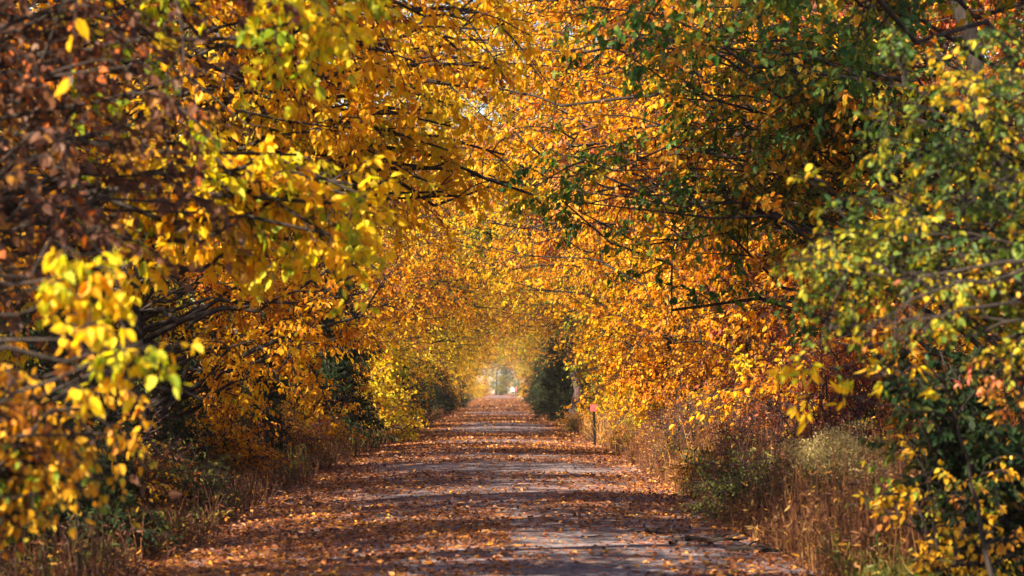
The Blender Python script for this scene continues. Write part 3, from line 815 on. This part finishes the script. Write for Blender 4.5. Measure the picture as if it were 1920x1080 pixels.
# cedars
for x, y, i, s, r, lab in ((-3.95, 54, 0, 1.2, 0.3, 'dark cedar standing between golden trees on the left bank'), (-4.9, 49, 1, 1.0, 1.3, 'slim dark cedar beside the larger left-bank cedar'),
                           (-3.4, 21.5, 0, 0.26, 2.0, 'low dark evergreen bush in the lower left shade'), (-3.9, 40, 0, 0.42, 0.9, 'small dark cedar with low spreading sprays on the left bank'),
                           (3.5, 95, 1, 0.85, 3.0, 'narrow dark cedar set a little behind the first one past the red sign'), (2.7, 92, 1, 0.8, 1.1, 'dark cedar at the trail edge just behind the small red sign'), (2.6, 99, 0, 0.95, 2.3, 'second dark cedar in the row behind the red sign'),
                           (2.8, 118, 0, 1.0, 4.0, 'third dark cedar in the row behind the red sign'), (2.8, 136, 1, 0.9, 5.0, 'dark cedar at the far half of the right-hand cedar row'),
                           (2.9, 160, 0, 1.05, 0.2, 'farthest dark cedar of the right-hand row'),
                           (-6.9, 36, 1, 1.2, 0.5, 'large dark cedar added for the dark void behind the black-limbed spreading tree'), (-7.6, 41, 0, 1.3, 1.5, 'large dark cedar added to darken the depth of the left-hand wood'), (-6.2, 46, 1, 0.95, 2.5, 'dark cedar added to darken the gap between the slim left cedar and the deep wood'),  # these three added as a dark backing where deep shade should lie
                           (-3.6, 86, 0, 0.6, 0.7, 'low dark cedar first of a line shading the left trail edge'), (-3.5, 100, 1, 0.55, 1.9, 'low dark cedar second of a line shading the left trail edge'), (-3.4, 118, 0, 0.75, 2.6, 'dark cedar third of a line shading the left trail edge'), (-3.4, 140, 1, 0.7, 3.3, 'dark cedar fourth of a line shading the left trail edge'), (-3.3, 165, 0, 0.9, 4.4, 'farthest dark cedar of the left-hand line')):
    plant('cedar_tree', CEDARS[i], (x, y, -0.06), lab, 'cedar', M['cedar'], 'dark cedars along the trail', r, s)
hero('stout_tree', 140, (2.75, 88, -0.05), [(2.75, 88, -0.05), (2.72, 88, 2.5), (2.8, 88.2, 5.5), (3.0, 88, 9)], 0.19,
     [((2.2, 88, 6.2), (2.0, 2.5, 1.4), 12, 0.0), ((3.2, 88, 7.6), (2.2, 2.5, 1.4), 10, 0.0), ((1.0, 87, 5.2), (1.4, 1.6, 0.6), 7, 0.0)],
     (0.09, 0.056), 'gold', 'golden tree with a stout purplish trunk rising beside the cedars behind the red sign', bark='redbark', nb=6, blen=0.9, nt=6, tlen=0.4, nl=7)

# ---------------------------------------------------------------- weeds and grass
def stalks(name, seed, areas, hgt, mat, label, cat, wd=0.005, lean=0.18, tint0=0.5, seedy=0.0, edge=None):
    """upright dry stalks: tapered 3-sided stems, some with withered side leaves"""
    rng = np.random.default_rng(seed)
    b = Buf()
    for xa, xb, ya, yb, n, hs in areas:
        x = rng.uniform(xa, xb, n)
        y = rng.uniform(ya, yb, n)
        cl = 0.55 + 0.45 * np.sin(x * 3.1 + y * 1.9) * np.sin(y * 1.3 - x * 2.2)
        h = hgt * hs * rng.uniform(0.35, 1.1, n) * (0.6 + 0.5 * cl)
        if edge is not None:
            h = h * np.clip(0.3 + 0.9 * (x - edge - 0.25 * np.sin(y * 0.9) * np.sin(y * 0.37)), 0.22, 1.0)
        z = np.where((x > -3.3) & (x < 2.9), np.maximum(ground_z(x, y), trail_z(x, y)), ground_z(x, y)) - 0.02
        p0 = np.stack([x, y, z], 1)
        dv = np.stack([rng.normal(0, lean, n) * (1 + 1.5 * (rng.random(n) < 0.2)), rng.normal(0, lean, n), np.ones(n)], 1)
        p1 = p0 + dv * h[:, None] * 0.5
        bend = rng.normal(0, lean * 0.8, (n, 2))
        p2 = p1 + np.concatenate([dv[:, :2] + bend, rng.uniform(0.55, 1.0, (n, 1))], 1) * h[:, None] * 0.5
        v, q = tubes(np.stack([p0, p1, p2], 1), wd * np.array([[1, 0.8, 0.35]]) * np.clip(1 + (y[:, None] - 30) / 45, 1, 2.4), 3)
        tint = np.clip(tint0 + rng.normal(0, 0.2, n), 0.01, 0.99)
        b.add(v, q, np.repeat(tint, 6))
        m = int(n * 2.2)
        i = rng.integers(0, n, m)
        t = rng.uniform(0.3, 1.0, m)[:, None]
        pp = np.where(t < 0.5, p0[i] + (p1[i] - p0[i]) * t * 2, p1[i] + (p2[i] - p1[i]) * (t * 2 - 1))
        d = norm(rng.normal(size=(m, 3)) * np.array([1, 1, 0.6]) + np.array([0, 0, -0.2]))
        L = rng.uniform(0.03, 0.09, m) * (1 + seedy * (t[:, 0] > 0.8))
        b.add(*leaf_quads(pp, d, rng.normal(size=(m, 3)), L, L * 0.28, np.where(rng.random(m) < 0.12, 0.0, np.clip(tint[i] + rng.normal(0, 0.15, m), 0.1, 0.99)), rng))
    return tag(link(name, b.mesh(name, M[mat])), label, cat, kind='stuff')


stalks('dead_weeds', 61, [(2.3, 4.0, 17, 30, 4200, 1.0), (2.3, 4.4, 30, 48, 4800, 1.1), (2.4, 4.4, 48, 80, 3000, 1.0)], 1.25, 'straw', 'thicket of dry reddish-brown weed stalks along the right trail edge', 'weeds', tint0=0.62, edge=2.3, wd=0.004, lean=0.09)
stalks('dry_grass', 62, [(2.45, 3.4, 60, 86, 900, 1.0), (2.5, 3.6, 26, 60, 420, 0.9)], 0.95, 'straw', 'pale straw-coloured grass around the foot of the red sign', 'grass', tint0=0.15, seedy=1.0)
stalks('brown_weeds', 63, [(-4.6, -2.85, 16, 34, 2800, 0.8), (-3.6, -2.6, 16, 24, 500, 0.4), (-4.4, -2.75, 34, 60, 2200, 0.8), (-4.2, -2.7, 60, 120, 1800, 1.0)], 0.7, 'straw', 'low brown weeds and bramble along the left trail edge', 'weeds', tint0=0.9)  # tint pushed dark so this sunlit verge looks shaded
stalks('rank_grass', 64, [(-4.4, -2.95, 17, 28, 1500, 0.5), (2.5, 3.8, 13.5, 19, 1500, 0.5), (-4.4, -2.9, 34, 70, 1500, 0.9), (2.7, 4.2, 30, 55, 900, 1.0)], 0.7, 'grass', 'rank green and yellow grass tufts on the trail verges', 'grass', tint0=0.5)

# two leaning bare saplings on the left verge
for k, (pb, pm, pt) in enumerate((((247, 1000), (268, 830), (295, 770)), ((276, 1000), (300, 880), (335, 815)))):
    d = 25.0
    p = [W(*pb, d), W(*pm, d), W(*pt, d)]
    hero('bare_sapling', 150 + k, p[0] + np.array([0, 0, -0.1]), [p[0] + np.array([0, 0, -0.1]), p[1], p[2]], 0.016,
         [(p[2] + np.array([0.1, 0, -0.05]), (0.15, 0.2, 0.12), 3, 0)], (0.05, 0.03), 'rust',
         ['thin bare sapling, the taller of two on the left verge', 'thin bare sapling, the shorter and more slanted of two on the left verge'][k], 'sapling', bark='redbark', wood='stem', leafy='foliage', group='bare saplings on the left verge', nb=3, blen=0.18, nt=2, tlen=0.1, nl=1, keep=0.3)


def seed_bush():
    rng = np.random.default_rng(71)
    base = np.array([W(1570, 900, 21.0)[0], 21.0, -0.03])
    stem, fl, lf = Buf(), Buf(), Buf()
    n = 46
    a = rng.uniform(0, 6.28, n)
    r = np.sqrt(rng.random(n))
    top = np.stack([np.cos(a) * r * 0.42, np.sin(a) * r * 0.4, 1.06 - 0.24 * r + rng.normal(0, 0.09, n)], 1)
    p0 = np.stack([np.cos(a) * 0.08, np.sin(a) * 0.08, np.zeros(n)], 1)
    c = np.stack([top[:, 0] * 0.45, top[:, 1] * 0.45, top[:, 2] * 0.6], 1)
    P = bez(p0, c, top, 6)
    stem.add(*tubes(P, np.full((n, 1), 0.004) * np.linspace(1, 0.4, 6)[None], 4))
    m = n * 150
    i = rng.integers(0, n, m)
    q = top[i] + rng.normal(0, 1, (m, 3)) * np.array([0.07, 0.07, 0.035])
    L = rng.uniform(0.010, 0.024, m)
    fl.add(*leaf_quads(q, rng.normal(size=(m, 3)), rng.normal(size=(m, 3)), L, L * 0.7, np.clip(0.35 + rng.normal(0, 0.25, m), 0, 1), rng))
    m = n * 26
    i = rng.integers(0, n, m)
    pp, tg = at(P, i, rng.uniform(0.15, 0.9, m))
    L = rng.uniform(0.04, 0.08, m)
    lf.add(*leaf_quads(pp, norm(rng.normal(size=(m, 3)) * np.array([1, 1, 0.4])), np.array([0, 0, 1]) + rng.normal(0, 0.5, (m, 3)), L, L * 0.25, np.clip(rng.normal(0.6, 0.2, m), 0, 1), rng))
    root = link('seed_head_bush', None, None, None, base)
    tag(root, 'pale fluffy seed-head bush standing among the right-hand weeds', 'plant')
    link('stem', stem.mesh('seed bush stem', M['twig'], True), root)
    link('seed_fluff', fl.mesh('seed fluff', M['seed']), root)
    link('foliage', lf.mesh('seed bush leaf', M['grass']), root)


seed_bush()


# fallen branches in the right foreground
def fallen(px, py, d, ln, ang, rad, label, seed, forks=2):
    rng = np.random.default_rng(seed)
    c = W(px, py, d)
    z = float(trail_z(c[0], d)) + rad * 0.6
    b = Buf()
    k = np.linspace(-0.5, 0.5, 8)
    P = np.stack([np.cos(ang) * k * ln, np.sin(ang) * k * ln, np.abs(k) * 0.06 * ln + rng.normal(0, 0.012, 8).clip(-0.005)], 1)
    P[:, :2] += rng.normal(0, 0.03 * ln, (8, 2))
    b.add(*tubes(P[None], (rad * np.linspace(1, 0.4, 8))[None], 6))
    for f in range(forks):
        s = P[int(rng.integers(2, 6))]
        a2 = ang + rng.choice([-1, 1]) * rng.uniform(0.5, 1.0)
        e = s + np.array([math.cos(a2), math.sin(a2), rng.uniform(0.05, 0.3)]) * ln * 0.35
        b.add(*tubes(np.stack([s, 0.5 * (s + e) + np.array([0, 0, 0.02]), e])[None], (rad * np.array([0.5, 0.35, 0.15]))[None], 5))
    o = link('fallen_branch', b.mesh('fallen branch', M['bark'], True), None, None, (c[0], d, z))
    tag(o, label, 'fallen branch', 'fallen branches on the trail')


fallen(1340, 1030, 21.5, 0.55, 0.1, 0.028, 'black forked branch lying at the right trail edge', 1, 4)
fallen(1262, 1042, 21.0, 0.22, 1.2, 0.018, 'short curled dark stick standing up on the gravel', 2, 1)
fallen(1240, 1015, 22.5, 0.3, 0.3, 0.02, 'dark broken stick on bare gravel at the right', 3, 2)
fallen(1420, 1058, 20.3, 0.5, -0.15, 0.03, 'thick black branch nearest the lower right weeds', 4, 3)
fallen(1120, 1033, 21.6, 0.3, 0.02, 0.010, 'thin straight twig lying flat across the gravel', 5, 0)


# ---------------------------------------------------------------- small red sign on its post
def box(b, c, s, mat_t=0.5):
    c, s = np.array(c, float), np.array(s, float) / 2
    v = np.array([[x, y, z] for x in (-1, 1) for y in (-1, 1) for z in (-1, 1)]) * s + c
    q = np.array([[0, 1, 3, 2], [4, 6, 7, 5], [0, 4, 5, 1], [2, 3, 7, 6], [0, 2, 6, 4], [1, 5, 7, 3]])
    b.add(v, q)


def sign():
    d = 59.0
    base = W(1113, 838, d)
    root = link('trail_sign', None, None, None, (base[0], d, 0.0))
    tag(root, 'small red and white sign on a thin black post at the right trail edge', 'sign')
    b = Buf()
    b.add(*tubes(np.array([[[0.03, 0, -0.1], [0.02, 0, 0.4], [0, 0, 0.92]]]), np.full((1, 3), 0.03), 8))
    link('post', b.mesh('post', plain_mat('black post paint', (0.008, 0.008, 0.008), 0.9, 0.05), True), root)
    b = Buf()
    box(b, (0, -0.035, 0.97), (0.17, 0.008, 0.16))
    pl = link('plate', b.mesh('plate', plain_mat('sign white', (0.36, 0.13, 0.13), 0.7, 0.1)), root)
    b = Buf()
    red = plain_mat('sign red', (0.42, 0.02, 0.03), 0.4)
    for z, w in ((1.035, 0.15), (0.905, 0.15)):
        box(b, (0, -0.041, z), (w, 0.004, 0.014))
    for x in (-0.069, 0.069):
        box(b, (x, -0.041, 0.97), (0.012, 0.004, 0.112))
    for z, w in ((1.0, 0.09), (0.97, 0.10), (0.94, 0.08)):
        box(b, (0, -0.041, z), (w, 0.004, 0.015))
    link('marking', b.mesh('sign marking', red), pl)


sign()


# ---------------------------------------------------------------- two walkers at the bright end
def walker(x, y, rot, shirt, legs_col, label, stride):
    root = link('person', None, None, None, (x, y, 0.04), rot)
    tag(root, label, 'person', 'people at the far end of the trail')
    verts = [(0, 0, 0.95), (0, 0.0, 1.15), (0, 0.01, 1.38), (0, 0, 1.48), (0, 0.01, 1.56), (0, 0.02, 1.72),
             (-0.19, 0, 1.36), (-0.24, 0.06 * stride, 1.08), (-0.22, 0.18 * stride, 0.86), (0.19, 0, 1.36), (0.24, -0.06 * stride, 1.08), (0.22, -0.14 * stride, 0.84),
             (-0.10, 0, 0.88), (-0.11, 0.14 * -stride, 0.48), (-0.11, 0.30 * -stride, 0.08), (-0.11, 0.30 * -stride + 0.14, 0.03),
             (0.10, 0, 0.88), (0.11, 0.20 * stride, 0.48), (0.11, 0.24 * stride, 0.08), (0.11, 0.24 * stride + 0.14, 0.03)]
    rad = [0.15, 0.14, 0.15, 0.055, 0.09, 0.085, 0.065, 0.045, 0.035, 0.065, 0.045, 0.035, 0.095, 0.062, 0.042, 0.035, 0.095, 0.062, 0.042, 0.035]
    edges = [(0, 1), (1, 2), (2, 3), (3, 4), (4, 5), (2, 6), (6, 7), (7, 8), (2, 9), (9, 10), (10, 11), (0, 12), (12, 13), (13, 14), (14, 15), (0, 16), (16, 17), (17, 18), (18, 19)]
    me = bpy.data.meshes.new('person body')
    me.from_pydata(verts, edges, [])
    m, nt, N, Lk, out = new_mat('clothes ' + shirt[0])
    tc = N('ShaderNodeTexCoord')
    sp = N('ShaderNodeSeparateXYZ')
    Lk(tc.outputs['Object'], sp.inputs[0])
    dv = N('ShaderNodeMath')
    dv.operation = 'DIVIDE'
    dv.inputs[1].default_value = 2.0
    Lk(sp.outputs['Z'], dv.inputs[0])
    cr = N('ShaderNodeValToRGB')
    ramp(cr, [(0.0, (0.03, 0.03, 0.03)), (0.035, legs_col), (0.46, shirt[1]), (0.745, (0.45, 0.26, 0.19)), (0.83, (0.06, 0.035, 0.02))], 'CONSTANT')
    Lk(dv.outputs[0], cr.inputs[0])
    pr = N('ShaderNodeBsdfPrincipled')
    pr.inputs['Roughness'].default_value = 0.8
    Lk(cr.outputs[0], pr.inputs['Base Color'])
    Lk(pr.outputs[0], out.inputs[0])
    me.materials.append(m)
    o = link('body', me, root)
    sk = o.modifiers.new('skin', 'SKIN')
    sd = o.modifiers.new('smooth', 'SUBSURF')
    sd.levels = sd.render_levels = 1
    for i, r in enumerate(rad):
        me.skin_vertices[0].data[i].radius = (r, r)
    me.skin_vertices[0].data[0].use_root = True


walker(1.9, 372, math.pi, ('white', (0.75, 0.70, 0.70)), (0.03, 0.035, 0.06), 'walker in a white top and dark trousers at the far end of the trail', 1)
walker(2.45, 374, math.pi, ('maroon', (0.30, 0.06, 0.06)), (0.09, 0.05, 0.04), 'walker in a dark red top beside the one in white', -1)

# ---------------------------------------------------------------- the wood beyond the field
rng = np.random.default_rng(81)
for k, x in enumerate(np.linspace(-42, 42, 40)):
    y = rng.uniform(450, 560)
    mt = ['green', 'dark', 'gold', 'dark'][k % 4]
    plant('distant_tree', TREES[k % 5], (x + rng.uniform(-2, 2), y, -0.1), 'hazy tree on the far side of the bright field at the end of the trail', 'tree', M[mt], 'distant trees beyond the field', rng.uniform(0, 6.28), rng.uniform(1.0, 1.5))
for k, x in enumerate(np.linspace(-26, 26, 21)):
    plant('distant_bush', SHRUBS[2], (x + rng.uniform(-0.8, 0.8), rng.uniform(430, 470), -0.1), 'hazy bush at the foot of the distant trees beyond the bright field', 'bush', M['green' if k % 3 else 'gold'], 'bushes under the distant trees', rng.uniform(0, 6.28), rng.uniform(1.3, 2.1), wood='stem', leafy='foliage')
for x, y in ((-3.3, 352), (-4.0, 362), (-2.9, 380), (3.6, 360)):
    plant('roadside_shrub', SHRUBS[0], (x, y, -0.05), 'sunlit yellow shrub standing in the open beyond the tunnel mouth', 'shrub', M['yellow'], 'sunlit shrubs beyond the tunnel mouth', rng.uniform(0, 6), 1.0, wood='stem', leafy='foliage')

# ---------------------------------------------------------------- hazy air
def haze():
    b = Buf()
    box(b, (0, 650, 12.4), (1810, 1910, 27.6))
    m, nt, N, Lk, out = new_mat('hazy air')
    pv = N('ShaderNodeVolumePrincipled')
    pv.inputs['Color'].default_value = (0.95, 0.93, 0.92, 1)
    pv.inputs['Density'].default_value = 0.0002
    pv.inputs['Anisotropy'].default_value = 0.3
    Lk(pv.outputs[0], out.inputs['Volume'])
    tag(link('haze', b.mesh('haze', m)), kind='stuff')


HAZE = True
if HAZE:
    haze()
